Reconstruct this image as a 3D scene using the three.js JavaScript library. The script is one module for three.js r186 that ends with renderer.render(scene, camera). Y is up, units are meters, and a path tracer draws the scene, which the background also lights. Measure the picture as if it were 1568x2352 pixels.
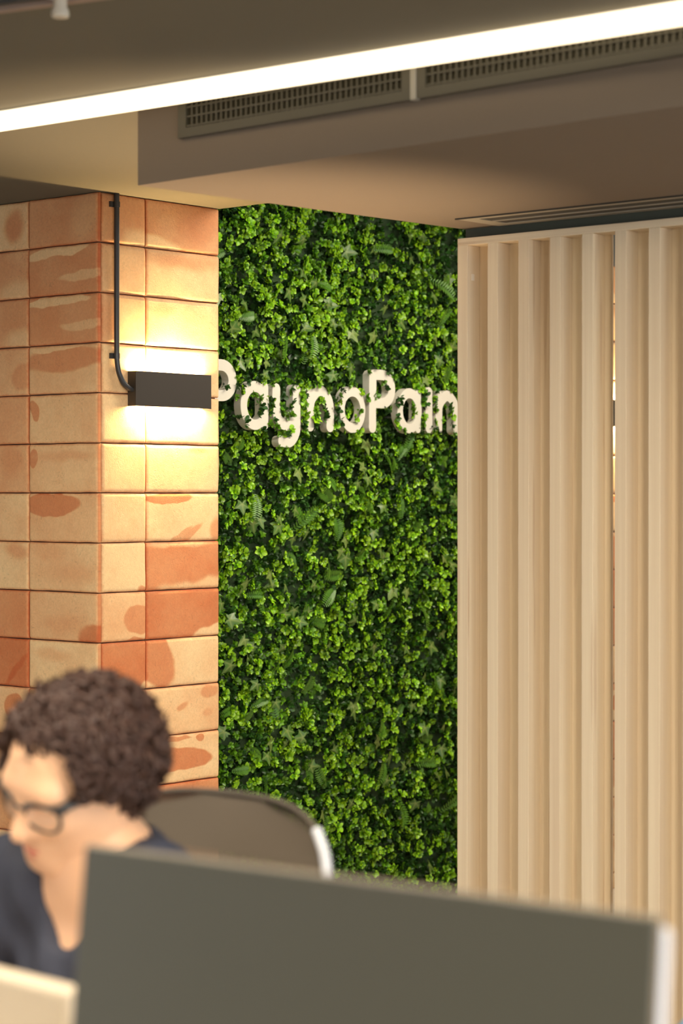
import * as THREE from 'three';
import { mergeGeometries } from 'three/addons/utils/BufferGeometryUtils.js';
import { RoundedBoxGeometry } from 'three/addons/geometries/RoundedBoxGeometry.js';
import { MarchingCubes } from 'three/addons/objects/MarchingCubes.js';
import { RectAreaLightUniformsLib } from 'three/addons/lights/RectAreaLightUniformsLib.js';

// ------------------------------------------------------------------ camera, light, exposure
// World: the tiled column's front left corner stands at the origin, its front face looks to +z,
// its left face to -x. The partition, the beam and the desks run along z.
const scene = new THREE.Scene();
const camera = new THREE.PerspectiveCamera(26.47, 1568 / 2352, 0.1, 60);
camera.position.set(-4.5944, 1.6, 4.9338);
camera.lookAt(-4.5944 + 0.7586 * 5, 1.6 - 5 * 36 / 5000, 4.9338 - 0.6516 * 5);
camera.focus = 6.85;
camera.userData.fStop = 3.5;
const renderer = new THREE.WebGLRenderer({ antialias: true });
renderer.toneMapping = THREE.LinearToneMapping;
renderer.toneMappingExposure = 1.18;
renderer.shadowMap.enabled = true;
RectAreaLightUniformsLib.init();
scene.background = new THREE.Color().setRGB(6.6, 6.9, 7.4);      // an even bright sky beyond the windows
const WARM_WHITE = new THREE.Color().setRGB(1, 0.89, 0.72);
const AMBER = new THREE.Color().setRGB(1, 0.67, 0.30);
const BATTEN_POWER = 150, SPOT_POWER = 5.5, SCONCE_UP = 460, SCONCE_DOWN = 460;

// ------------------------------------------------------------------ helpers
function rng(seed) { let a = seed >>> 0; return () => { a = (a + 0x6D2B79F5) | 0; let t = Math.imul(a ^ (a >>> 15), 1 | a); t = (t + Math.imul(t ^ (t >>> 7), 61 | t)) ^ t; return ((t ^ (t >>> 14)) >>> 0) / 4294967296; }; }
const hash2 = (x, y, s) => { let h = (x * 374761393 + y * 668265263 + s * 974634721) | 0; h = Math.imul(h ^ (h >>> 13), 1274126177); return ((h ^ (h >>> 16)) >>> 0) / 4294967296; };
function noise2(x, y, s = 0) { const xi = Math.floor(x), yi = Math.floor(y), fx = x - xi, fy = y - yi, u = fx * fx * (3 - 2 * fx), v = fy * fy * (3 - 2 * fy);
  const a = hash2(xi, yi, s), b = hash2(xi + 1, yi, s), c = hash2(xi, yi + 1, s), d = hash2(xi + 1, yi + 1, s); return a + (b - a) * u + (c - a) * v + (a - b - c + d) * u * v; }
function fbm(x, y, s = 0, o = 4) { let r = 0, a = 0.5, n = 0; for (let i = 0; i < o; i++) { r += a * noise2(x, y, s + i * 17); n += a; a *= 0.5; x *= 2.03; y *= 2.03; } return r / n; }
const clamp = (v, a = 0, b = 1) => Math.min(b, Math.max(a, v)), smooth = (a, b, v) => { const t = clamp((v - a) / (b - a)); return t * t * (3 - 2 * t); }, mix = (a, b, t) => a + (b - a) * t;
const names = {};
function numbered(name) { const n = names[name] = (names[name] ?? -1) + 1; return n ? `${name}_${String(n).padStart(3, '0')}` : name; }
function lit(o) { o.traverse((c) => { if (c.isMesh) { c.castShadow = true; c.receiveShadow = true; } }); return o; }
function tag(o, label, category, group) { o.userData.label = label; if (category) o.userData.category = category; if (group) o.userData.group = group; return o; }
function mesh(name, geo, mat, parent = scene) { const m = new THREE.Mesh(geo, mat); m.name = parent === scene ? numbered(name) : pieceName(name, parent); m.castShadow = m.receiveShadow = true; parent.add(m); return m; }
function pieceName(name, parent) { const c = (parent.userData.__n ??= {}); const n = c[name] = (c[name] ?? -1) + 1; return n ? `${name}_${String(n).padStart(3, '0')}` : name; }
function thing(name, label, category, pos = [0, 0, 0], turn = 0, group) { const g = new THREE.Group(); g.name = numbered(name); g.position.set(...pos); g.rotation.y = turn; tag(g, label, category, group); scene.add(g); return g; }
function structure(name, geo, mat, label) { const m = mesh(name, geo, mat); m.userData.kind = 'structure'; if (label) m.userData.label = label; return m; }
function box(x0, x1, y0, y1, z0, z1, r = 0) { const w = x1 - x0, h = y1 - y0, d = z1 - z0; const g = r ? new RoundedBoxGeometry(w, h, d, 2, r) : new THREE.BoxGeometry(w, h, d); g.translate((x0 + x1) / 2, (y0 + y1) / 2, (z0 + z1) / 2); return boxUV(g); }
function boxUV(g) { // uv in metres, chosen by the way the face points
  const p = g.attributes.position, n = g.attributes.normal, uv = new Float32Array(p.count * 2);
  for (let i = 0; i < p.count; i++) { const ax = Math.abs(n.getX(i)), ay = Math.abs(n.getY(i)), az = Math.abs(n.getZ(i));
    if (ax >= ay && ax >= az) { uv[i * 2] = p.getZ(i); uv[i * 2 + 1] = p.getY(i); } else if (az >= ay) { uv[i * 2] = p.getX(i); uv[i * 2 + 1] = p.getY(i); } else { uv[i * 2] = p.getX(i); uv[i * 2 + 1] = p.getZ(i); } }
  g.setAttribute('uv', new THREE.BufferAttribute(uv, 2)); return g; }
function merge(list) { return mergeGeometries(list.map((g) => { const q = g.index ? g.toNonIndexed() : g; for (const k of Object.keys(q.attributes)) if (!['position', 'normal', 'uv'].includes(k)) q.deleteAttribute(k); if (!q.attributes.uv) q.setAttribute('uv', new THREE.BufferAttribute(new Float32Array(q.attributes.position.count * 2), 2)); return q; })); }
function texture(w, h, fn, srgb, wrap = true) { const d = new Uint8Array(w * h * 4);
  for (let j = 0; j < h; j++) for (let i = 0; i < w; i++) { const c = fn((i + 0.5) / w, (j + 0.5) / h), k = (j * w + i) * 4; d[k] = clamp(c[0]) * 255; d[k + 1] = clamp(c[1] ?? c[0]) * 255; d[k + 2] = clamp(c[2] ?? c[0]) * 255; d[k + 3] = 255; }
  const t = new THREE.DataTexture(d, w, h); t.magFilter = THREE.LinearFilter; t.minFilter = THREE.LinearFilter; if (srgb) t.colorSpace = THREE.SRGBColorSpace; if (wrap) t.wrapS = t.wrapT = THREE.RepeatWrapping; t.needsUpdate = true; return t; }
function std(o) { return new THREE.MeshStandardMaterial(o); }
const rgb = (r, g, b) => new THREE.Color().setRGB(r, g, b);
function tube(pts, r, seg = 40, rad = 12, closed = false) { return new THREE.TubeGeometry(new THREE.CatmullRomCurve3(pts.map((p) => new THREE.Vector3(...p)), closed), seg, r, rad, closed); }
function rod(a, b, r, rad = 12) { const A = new THREE.Vector3(...a), B = new THREE.Vector3(...b), g = new THREE.CylinderGeometry(r, r, A.distanceTo(B), rad); g.applyQuaternion(new THREE.Quaternion().setFromUnitVectors(new THREE.Vector3(0, 1, 0), B.clone().sub(A).normalize())); const c = A.add(B).multiplyScalar(0.5); g.translate(c.x, c.y, c.z); return g; }

// ------------------------------------------------------------------ materials
const plasterBump = texture(512, 512, (u, v) => [0.5 + 0.35 * (fbm(u * 60, v * 60, 3, 3) - 0.5) + 0.25 * (noise2(u * 256, v * 256, 9) - 0.5)]);
const M = {
  ceiling: std({ color: rgb(0.135, 0.122, 0.088), roughness: 0.92, bumpMap: plasterBump, bumpScale: 0.0006 }),
  beam: std({ color: rgb(0.16, 0.125, 0.092), roughness: 0.9, bumpMap: plasterBump, bumpScale: 0.0006 }),
  wall: std({ color: rgb(0.23, 0.225, 0.20), roughness: 0.92, bumpMap: plasterBump, bumpScale: 0.0006 }),
  darkGreen: std({ color: rgb(0.055, 0.062, 0.045), roughness: 0.7 }),
  vent: std({ color: rgb(0.068, 0.060, 0.038), roughness: 0.55, metalness: 0.1 }),
  ventDark: std({ color: rgb(0.03, 0.027, 0.022), roughness: 0.8 }),
  black: std({ color: rgb(0.045, 0.036, 0.028), roughness: 0.5, metalness: 0.2, bumpMap: plasterBump, bumpScale: 0.0002 }),
  blackPlastic: std({ color: rgb(0.03, 0.03, 0.032), roughness: 0.38 }),
  letter: std({ color: rgb(0.68, 0.64, 0.54), roughness: 0.55 }),
  white: std({ color: rgb(0.82, 0.82, 0.82), roughness: 0.35 }),
  shell: std({ color: rgb(0.50, 0.51, 0.54), roughness: 0.4 }),
  cream: std({ color: rgb(0.80, 0.74, 0.63), roughness: 0.4 }),
  sand: std({ color: rgb(0.64, 0.53, 0.39), roughness: 0.4 }),
  screen: new THREE.MeshPhysicalMaterial({ color: rgb(0.046, 0.045, 0.030), roughness: 0.6, clearcoat: 1, clearcoatRoughness: 0.36 }),
  grout: std({ color: rgb(0.11, 0.065, 0.04), roughness: 1 }),
  steel: std({ color: rgb(0.6, 0.6, 0.62), roughness: 0.35, metalness: 0.9 }),
};

// ------------------------------------------------------------------ room shell
const CEIL = 2.5375, HIGH = 2.85;
const floorTex = texture(512, 512, (u, v) => { const k = 0.72 + 0.08 * (noise2(u * 256, v * 256, 2) - 0.5) + 0.1 * (fbm(u * 20, v * 20, 4) - 0.5); return [k, k * 0.95, k * 0.88]; }, true);
const carpet = std({ map: floorTex, roughness: 0.98 });
structure('floor', box(-8.2, 4.7, -0.15, 0, -4.2, 9.2), carpet);
structure('ceiling', box(-8.2, 0.5387, CEIL, CEIL + 0.2, -4.2, 9.2), M.ceiling, 'low taupe painted ceiling above the tiled column');
structure('ceiling', box(0.5387, 4.7, HIGH, HIGH + 0.2, -4.2, 9.2), M.ceiling);
structure('wall_back', box(0.4, 4.7, 0, HIGH, -0.65, -0.5), M.wall);
structure('wall_passage', box(0.2, 0.4, 0, HIGH, -4.2, -0.65), M.wall);
structure('wall_far', box(-8.2, 0.2, 0, HIGH, -4.35, -4.2), M.wall);
structure('wall_right', box(4.7, 4.85, 0, HIGH, -0.65, 9.2), M.wall);
function windowWall(name, n0, along, at, from, to, opens) { // a wall of thickness 0.2 with openings [a0, a1, y0, y1]
  const list = []; let a = from;
  const add = (a0, a1, y0, y1) => { if (a1 > a0 && y1 > y0) list.push(along === 'x' ? box(a0, a1, y0, y1, at, at + 0.2) : box(at - 0.2, at, y0, y1, a0, a1)); };
  for (const [a0, a1, y0, y1] of opens) { add(a, a0, 0, HIGH); add(a0, a1, 0, y0); add(a0, a1, y1, HIGH); a = a1; }
  add(a, to, 0, HIGH);
  structure(name, merge(list), M.wall);
  opens.forEach(([a0, a1, y0, y1], i) => {
    const f = [], t = 0.05, c = along === 'x' ? at + 0.1 : at - 0.1, put = (p0, p1, q0, q1) => f.push(along === 'x' ? box(p0, p1, q0, q1, c - 0.03, c + 0.03) : box(c - 0.03, c + 0.03, q0, q1, p0, p1));
    put(a0, a0 + t, y0, y1); put(a1 - t, a1, y0, y1); put(a0 + t, a1 - t, y0, y0 + t); put(a0 + t, a1 - t, y1 - t, y1); const m = (a0 + a1) / 2; put(m - t / 2, m + t / 2, y0 + t, y1 - t);
    structure('window_' + (n0 + i), merge(f), M.white);
  });
}
windowWall('wall_front', 1, 'x', 9.2, -8.2, 4.7, [[-7.6, -4.6, 0.55, 2.35], [-4.0, -0.9, 0.55, 2.35], [0.9, 3.4, 0.8, 2.3]]);
windowWall('wall_left', 4, 'z', -8.2, -4.2, 9.2, [[-4.0, -2.2, 0.1, 2.2]]);

// ------------------------------------------------------------------ dropped beam with grilles and slot diffuser
{
  const s = new THREE.Shape([[-0.9314, -1.141], [0.302, -1.2153], [0.302, -9.2], [-1.27, -9.2]].map((p) => new THREE.Vector2(...p)));
  const g = new THREE.ExtrudeGeometry(s, { depth: CEIL - 2.3487 + 0.01, bevelEnabled: false }); g.rotateX(-Math.PI / 2); g.translate(0, 2.3487, 0);
  structure('beam', g, M.beam, 'dropped taupe plaster beam running towards the camera');
  structure('trim_1', box(0.268, 0.33, 2.318, 2.3487, 1.216, 3.2), M.darkGreen, 'dark green header strip between the beam and the slatted partition');
}
{ // two wall grilles on the side of the beam
  const along = Math.atan2(0.0722, 1.57);
  [[0.155, 0.89, 'vent grille on the beam side, left of the two, behind the light strip'], [0.90, 1.66, 'long vent grille on the beam side, right of the pale joint, behind the light strip']].forEach(([a0, a1, label]) => {
    const t = thing('vent_grille', label, 'vent', [-0.9314, 0, 1.141], -along);
    const y0 = 2.443, y1 = 2.531, X = -0.012;
    mesh('frame', merge([box(X, 0.004, y0, y0 + 0.022, a0, a1), box(X, 0.004, y1 - 0.008, y1, a0, a1), box(X, 0.004, y0 + 0.022, y1 - 0.008, a0, a0 + 0.028), box(X, 0.004, y0 + 0.022, y1 - 0.008, a1 - 0.028, a1)]), M.vent, t);
    mesh('backing', box(0.0, 0.003, y0 + 0.02, y1 - 0.006, a0 + 0.02, a1 - 0.02), M.vent, t);
    for (const yy of [0.024, 0.046, 0.068]) mesh('blade', box(X + 0.002, 0.002, y0 + yy, y0 + yy + 0.004, a0 + 0.028, a1 - 0.028), M.vent, t);
    for (let z = a0 + 0.042; z < a1 - 0.032; z += 0.0165) mesh('fin', box(X + 0.004, 0.001, y0 + 0.022, y1 - 0.008, z, z + 0.005), M.vent, t);
  });
  const t = thing('cover_strip', 'pale vertical joint strip between the two vent grilles', 'strip', [-0.9314, 0, 1.141], -along);
  mesh('strip_face', box(-0.015, 0.002, 2.441, 2.533, 0.887, 0.903, 0.002), std({ color: rgb(0.3, 0.28, 0.23), roughness: 0.5 }), t);
}
{ // linear slot diffuser in the soffit above the partition
  const t = thing('slot_diffuser', 'long dark slot air diffuser in the soffit above the slatted partition', 'vent', [0.0, 2.3487, 1.345]);
  const L = 2.0, m = std({ color: rgb(0.30, 0.27, 0.21), roughness: 0.5, metalness: 0.2 });
  mesh('rim', box(0.058, 0.064, -0.004, 0.0005, -0.005, L), M.ventDark, t);
  mesh('frame', merge([box(0.064, 0.092, -0.003, 0.0005, 0, L), box(0.214, 0.25, -0.003, 0.0005, 0, L), box(0.092, 0.214, -0.003, 0.0005, 0, 0.05), box(0.092, 0.214, -0.003, 0.0005, L - 0.05, L)]), m, t);
  mesh('slot', box(0.090, 0.216, -0.0012, 0.0005, 0.045, L - 0.045), M.ventDark, t);
  mesh('blade', box(0.150, 0.162, -0.003, -0.001, 0.05, L - 0.05), m, t);
}

// ------------------------------------------------------------------ linear light battens
function batten(label, a, b, power, glow, top = CEIL) {
  const A = new THREE.Vector3(a[0], top, a[1]), B = new THREE.Vector3(b[0], top, b[1]), L = A.distanceTo(B), c = A.clone().add(B).multiplyScalar(0.5);
  const t = thing('linear_light', label, 'light', [c.x, top, c.z], Math.atan2(B.x - A.x, B.z - A.z));
  mesh('housing', box(-0.012, 0.012, -0.006, 0, -L / 2, L / 2), M.white, t);
  const g = new RoundedBoxGeometry(0.036, 0.043, L, 3, 0.006); g.translate(0, -0.0235, 0);
  mesh('diffuser', g, std({ color: rgb(0.9, 0.88, 0.82), roughness: 0.5, emissive: rgb(1, 0.80, 0.52), emissiveIntensity: glow }), t);
  const l = new THREE.RectAreaLight(WARM_WHITE, power, 0.04, L); l.position.set(0, -0.0465, 0); l.rotation.x = -Math.PI / 2; t.add(l);
}
batten('bright white linear light strip crossing the ceiling in front of the beam', [-1.130, 0.05], [-1.040, 2.85], 0.6, 1.7);
batten('white linear light strip on the ceiling above the desks', [-3.0, 1.35], [-3.0, 7.2], BATTEN_POWER, 1.2);
batten('white linear light strip on the ceiling behind the desks', [-5.6, 0.6], [-5.6, 7.2], BATTEN_POWER, 1.2);
batten('white linear light strip on the higher ceiling in front of the leaf wall', [0.75, 0.75], [2.35, 0.75], BATTEN_POWER * 1.5, 1.2, HIGH);

// spotlights on a second rail above the desks, aimed at the partition and at the column
{
  const t = thing('spot_rail', 'black spotlight rail on the ceiling above the desks, outside the picture', 'rail', [-2.4, CEIL, 3.7]);
  mesh('channel', box(-0.016, 0.016, -0.03, 0, -1.2, 1.2, 0.003), M.blackPlastic, t);
  const aim = [[0.95, [0.3, 0.85, 2.2], 'spotlight on the desk rail aimed at the slatted partition', 0.46, 1.5], [0.6, [0.3, 0.8, 1.5], 'spotlight on the desk rail aimed at the end of the partition', 0.44, 1.4], [-1.1, [0.0, 0.95, -0.3], 'spotlight on the desk rail aimed at the tiled column', 0.37, 2.2]];
  for (const [dz, to, label, cone, gain = 1] of aim) {
    const s = thing('rail_spotlight', label, 'light', [-2.4, CEIL - 0.12, 3.7 + dz]), d = new THREE.Vector3(...to).sub(s.position).normalize(), q = new THREE.Quaternion().setFromUnitVectors(new THREE.Vector3(0, 1, 0), d);
    mesh('stem', rod([0, 0.09, 0], [0, 0, 0], 0.008), M.blackPlastic, s);
    const can = new THREE.LatheGeometry([[0.001, -0.07], [0.03, -0.066], [0.034, -0.05], [0.036, 0.05], [0.033, 0.05], [0.031, 0.02], [0.001, 0.018]].map((p) => new THREE.Vector2(...p)), 28); can.applyQuaternion(q); mesh('can', can, M.blackPlastic, s);
    const lens = new THREE.CylinderGeometry(0.030, 0.030, 0.004, 24); lens.translate(0, 0.024, 0); lens.applyQuaternion(q); mesh('lamp_lens', lens, std({ color: rgb(0.9, 0.9, 0.85), emissive: rgb(1, 0.86, 0.66), emissiveIntensity: 3 }), s);
    const l = new THREE.SpotLight(WARM_WHITE, SPOT_POWER * gain, 0, cone, 0.7, 2); l.position.copy(d).multiplyScalar(0.056); l.target.position.copy(d).multiplyScalar(3); l.shadow.radius = 1.6; s.add(l); s.add(l.target);
  }
}
// rail with a small white spot head, top left
{
  const A = [-1.8543, 1.7173], B = [-1.7564, 2.1797], d = [B[0] - A[0], B[1] - A[1]], L = Math.hypot(...d), turn = Math.atan2(d[0], d[1]);
  const t = thing('ceiling_rail', 'brownish rail fixed under the ceiling in the top left corner', 'rail', [A[0], CEIL, A[1]], turn);
  mesh('channel', box(-0.010, 0.010, -0.012, 0, -1.4, 1.4, 0.003), std({ color: rgb(0.27, 0.20, 0.165), roughness: 0.5 }), t);
  mesh('cable', rod([-0.045, -0.004, -1.4], [-0.045, -0.004, 0.16], 0.004, 8), M.blackPlastic, t);
  for (const z of [-1.1, 0.9]) mesh('bracket', box(-0.018, 0.018, -0.014, 0, z, z + 0.03, 0.003), M.vent, t);
  const s = thing('ceiling_fitting', 'small white fitting hanging from the ceiling beside the rail, cut by the top edge', 'ceiling fitting', [-1.850, CEIL, 1.885]);
  mesh('escutcheon', new THREE.CylinderGeometry(0.030, 0.032, 0.004, 24).translate(0, -0.002, 0), M.white, s);
  mesh('nozzle', new THREE.LatheGeometry([[0.0005, -0.003], [0.0125, -0.003], [0.0125, -0.024], [0.0165, -0.032], [0.0175, -0.040], [0.015, -0.044], [0.0005, -0.045]].map((p) => new THREE.Vector2(...p)).reverse(), 24), std({ color: rgb(0.55, 0.50, 0.41), roughness: 0.5 }), s);
}

// ------------------------------------------------------------------ tiled columns
const TILE_H = 0.1545, CREAM = [230, 196, 146], CLAY = [195, 118, 72];
// per tile: base tone (0 cream .. 1 clay) and flash marks [cx, cy, rx, ry, turn, tone, softness], u from left, v from the top
const PAT = {
  F: [[0.55, [0.1, 1, 0.45, 0.28, 0.5, 0.05, 0.25], [0.75, 0.4, 0.3, 0.5, 0.2, 0.75, 0.6]], [0.15, [0.5, 0.2, 0.6, 0.2, 0, 0.5, 0.7]], [0.1, [0.2, 0.2, 0.2, 0.2, 0, 0.4, 0.9]], [0.1], [0.05], [0.12, [0.7, 0.08, 0.15, 0.1, 0, 0.5, 0.8]],
    [0.1, [0.3, 0.1, 0.34, 0.12, -0.1, 0.85, 0.12], [0.55, 0.9, 0.06, 0.35, 0.6, 0.6, 0.2], [0.48, 0.85, 0.05, 0.25, 0.7, 0.55, 0.2], [0.95, 0.75, 0.1, 0.25, 0, 0.6, 0.4]], [0.85, [0.75, 1.12, 0.75, 0.35, -0.1, 0.25, 0.25], [0.4, 0.02, 0.5, 0.1, 0, 0.35, 0.4]],
    [0.95, [0.98, 1.02, 0.42, 0.26, -0.5, 0.1, 0.15]], [0.08, [0.05, 0.3, 0.27, 0.75, -0.25, 0.85, 0.12]], [0.2, [0.85, 0.15, 0.13, 0.14, 0, 0.65, 0.25], [0.5, 0.4, 0.06, 0.1, 0.6, 0.6, 0.4], [0.05, 0.75, 0.1, 0.25, 0, 0.6, 0.3], [0.85, 0.6, 0.08, 0.1, 0, 0.5, 0.5]],
    [0.12, [0.4, 0.52, 0.52, 0.26, 0.1, 0.9, 0.1], [0.25, 0.1, 0.35, 0.06, -0.1, 0.75, 0.2], [0.72, 0.08, 0.07, 0.09, 0, 0.85, 0.15]], [0.8]],
  H: [[0.5, [0.8, 0.9, 0.4, 0.3, 0, 0.1, 0.5]], [0.28], [0.25, [0.1, 0.5, 0.3, 0.6, 0, 0.55, 0.7]], [0.1], [0.1], [0.22], [0.12], [0.02, [0.95, 0.97, 0.14, 0.1, 0, 0.7, 0.3]], [0.25, [0.85, 0.56, 0.38, 0.3, 0.1, 0.75, 0.1], [0.75, 0.97, 0.2, 0.06, 0, 0.7, 0.2]], [0.95, [0.97, 1.0, 0.14, 0.2, 0, 0.2, 0.25]], [0.85, [0.98, 0.6, 0.15, 0.7, 0, 0.15, 0.3]], [0.4], [0.6]],
  L: [[0.6, [0.8, 0.5, 0.25, 0.6, 0.2, 0.4, 0.7]], [0.68, [0.42, 0.1, 0.5, 0.12, -0.12, 0.1, 0.12], [0.78, 0.62, 0.35, 0.1, -0.1, 0.25, 0.25]], [0.66, [0.42, 0.1, 0.5, 0.11, -0.1, 0.12, 0.12], [0.8, 0.62, 0.35, 0.1, -0.1, 0.25, 0.25]], [0.25, [0.55, 0.3, 0.62, 0.26, -0.05, 0.7, 0.2], [0.4, 0.07, 0.5, 0.07, -0.1, 0.15, 0.15]],
    [0.22, [0.08, 0.32, 0.07, 0.22, 0, 0.75, 0.12]], [0.25, [0.08, 0.3, 0.07, 0.22, 0, 0.8, 0.12], [0.55, 0.25, 0.5, 0.12, 0, 0.42, 0.7]], [0.25, [0.3, 0.24, 0.46, 0.24, -0.12, 0.85, 0.1]], [0.18, [0.3, 0.2, 0.3, 0.2, 0.5, 0.4, 0.6], [0.6, 0.6, 0.4, 0.25, 0, 0.4, 0.8]],
    [0.25, [1.0, 0.95, 0.26, 0.32, -0.5, 0.95, 0.2], [0.5, 0.65, 0.4, 0.25, 0, 0.45, 0.8]], [0.08, [0.35, 0.25, 0.3, 0.15, 0, 0.3, 0.7]], [0.3], [0.5], [0.7]],
  M: [[0.15, [0.8, 0.5, 0.16, 0.35, 0, 0.7, 0.5]], [0.5, [0.9, 0.9, 0.4, 0.3, 0, 0.2, 0.6]], [0.6, [0.9, 0.95, 0.35, 0.35, 0, 0.2, 0.6]], [0.35, [0.95, 0.6, 0.2, 0.3, 0, 0.6, 0.3]], [0.5], [0.42, [0.75, 0.3, 0.2, 0.4, 0, 0.6, 0.6]], [0.15], [0.08, [0.85, 0.2, 0.2, 0.15, 0.4, 0.5, 0.6]], [0.72], [0.95, [0.85, 0.6, 0.06, 0.5, 0.5, 1.25, 0.5]], [0.2, [0.8, 0.4, 0.16, 0.3, 0, 0.85, 0.12]], [0.4], [0.6]],
};
function tileTexture(kind, row, seed) {
  const [base, ...marks] = PAT[kind][row % PAT[kind].length], asp = kind === 'H' ? 1.25 : 2.1, w = kind === 'H' ? 176 : 288, h = 144;
  return texture(w, h, (u, vv) => {
    const v = 1 - vv, wu = u + 0.09 * (fbm(u * 2.2 * asp, v * 2.2, seed, 3) - 0.5), wv = v + 0.16 * (fbm(u * 2.2 * asp, v * 2.2, seed + 60, 3) - 0.5);
    let t = base + 0.3 * (fbm(u * 1.6 * asp, v * 1.6, seed + 5, 3) - 0.5) + 0.12 * (fbm(u * 9 * asp, v * 9, seed + 8, 3) - 0.5);
    for (const [cx, cy, rx, ry, a, tone, soft] of marks) { const dx = wu - cx, dy = wv - cy, c = Math.cos(a), s = Math.sin(a), x = (dx * c + dy * s) / rx, y = (-dx * s + dy * c) / ry, d = Math.hypot(x, y); t = mix(t, tone + 0.12 * (fbm(u * 6 * asp, v * 6, seed + 11, 3) - 0.5), 1 - smooth(1 - soft, 1 + soft * 0.4, d)); }
    const rim = Math.min(u * asp, (1 - u) * asp, v, 1 - v), edge = (1 - smooth(0.0, 0.05, rim + 0.05 * (fbm(u * 14 * asp, v * 14, seed + 30, 2) - 0.5))) * 0.25;   // worn, redder arrises with an uneven outline
    const arris = (1 - smooth(0.0, 0.014, rim)) * 0.4;   // the bare clay of the sides
    t = clamp(t + edge + arris, 0, 1.3);
    const g = 1 + 0.04 * (noise2(u * 110 * asp, v * 110, seed + 2) - 0.5) + 0.07 * (fbm(u * 30 * asp, v * 30, seed + 3, 2) - 0.5), pit = smooth(0.80, 0.86, noise2(u * 26 * asp, v * 26, seed + 40)) * smooth(0.52, 0.7, fbm(u * 3 * asp, v * 3, seed + 41, 2)) * 0.06;
    return [0, 1, 2].map((k) => mix(CREAM[k], CLAY[k], t) / 255 * g * (1 - pit));
  }, true, false);
}
const clayBump = texture(512, 512, (u, v) => { const pit = smooth(0.78, 0.86, noise2(u * 90, v * 90, 77)) * smooth(0.5, 0.65, fbm(u * 7, v * 7, 78, 2)); return [0.55 + 0.3 * (fbm(u * 16, v * 16, 70, 4) - 0.5) + 0.22 * (noise2(u * 200, v * 200, 71) - 0.5) - 0.3 * pit]; });
clayBump.repeat.set(1, 0.5);
function tileGeometry(w, h, t, seed) {   // a handmade tile: bowed face, rounded arrises, uneven outline; lies in x,y with its face to +z
  const R = rng(seed), xs = [0, 0.0022, 0.006, 0.012], ys = [0, 0.0022, 0.006, 0.012], nx = Math.max(2, Math.round(w / 0.03)), ny = 4;
  const grid = (e, len, n) => { const a = [...e]; for (let i = 1; i < n; i++) a.push(0.012 + (len - 0.024) * i / n); return [...a, ...e.map((q) => len - q).reverse()]; };
  const X = grid(xs, w, nx), Y = grid(ys, h, ny), pos = [], uv = [], idx = [], W = X.length, H = Y.length, tilt = [(R() - 0.5) * 0.008, (R() - 0.5) * 0.012];
  const drop = (e) => { const k = 1 - clamp(e / 0.009); return 0.0042 * k * k * k + 0.0006 * k; };
  for (let j = 0; j < H; j++) for (let i = 0; i < W; i++) { const x = X[i], y = Y[j], ed = Math.min(x, w - x, y, h - y), near = 1 - clamp(ed / 0.02);
    const wob = 0.0024 * (fbm(x * 22 + seed, y * 22, seed, 2) - 0.5), wob2 = 0.0024 * (fbm(x * 22, y * 22 + seed, seed + 4, 2) - 0.5);
    pos.push(x + wob * near, y + wob2 * near, t - drop(Math.min(x, w - x)) - drop(Math.min(y, h - y)) + 0.0036 * (fbm(x * 9 + seed * 3.1, y * 9, seed + 9, 3) - 0.5) + tilt[0] * (x - w / 2) + tilt[1] * (y - h / 2)); uv.push(x / w, y / h); }
  for (let j = 0; j < H - 1; j++) for (let i = 0; i < W - 1; i++) { const a = j * W + i; idx.push(a, a + 1, a + W, a + 1, a + W + 1, a + W); }
  const ring = []; for (let i = 0; i < W; i++) ring.push(i); for (let j = 1; j < H; j++) ring.push(j * W + W - 1); for (let i = W - 2; i >= 0; i--) ring.push((H - 1) * W + i); for (let j = H - 2; j > 0; j--) ring.push(j * W);
  const b0 = pos.length / 3; for (const k of ring) { pos.push(pos[k * 3], pos[k * 3 + 1], pos[k * 3 + 2], pos[k * 3], pos[k * 3 + 1], 0); uv.push(uv[k * 2], uv[k * 2 + 1], uv[k * 2], uv[k * 2 + 1]); }
  for (let k = 0; k < ring.length; k++) { const a = b0 + k * 2, n = b0 + ((k + 1) % ring.length) * 2; idx.push(a, a + 1, n, n, a + 1, n + 1); }
  const g = new THREE.BufferGeometry(); g.setAttribute('position', new THREE.Float32BufferAttribute(pos, 3)); g.setAttribute('uv', new THREE.Float32BufferAttribute(uv, 2)); g.setIndex(idx); g.computeVertexNormals(); return g;
}
const column = new THREE.Group(); column.name = 'column'; column.userData = { kind: 'structure', label: 'square column clad in handmade cream and terracotta tiles, with the nearer wall light' }; scene.add(column);
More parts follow.
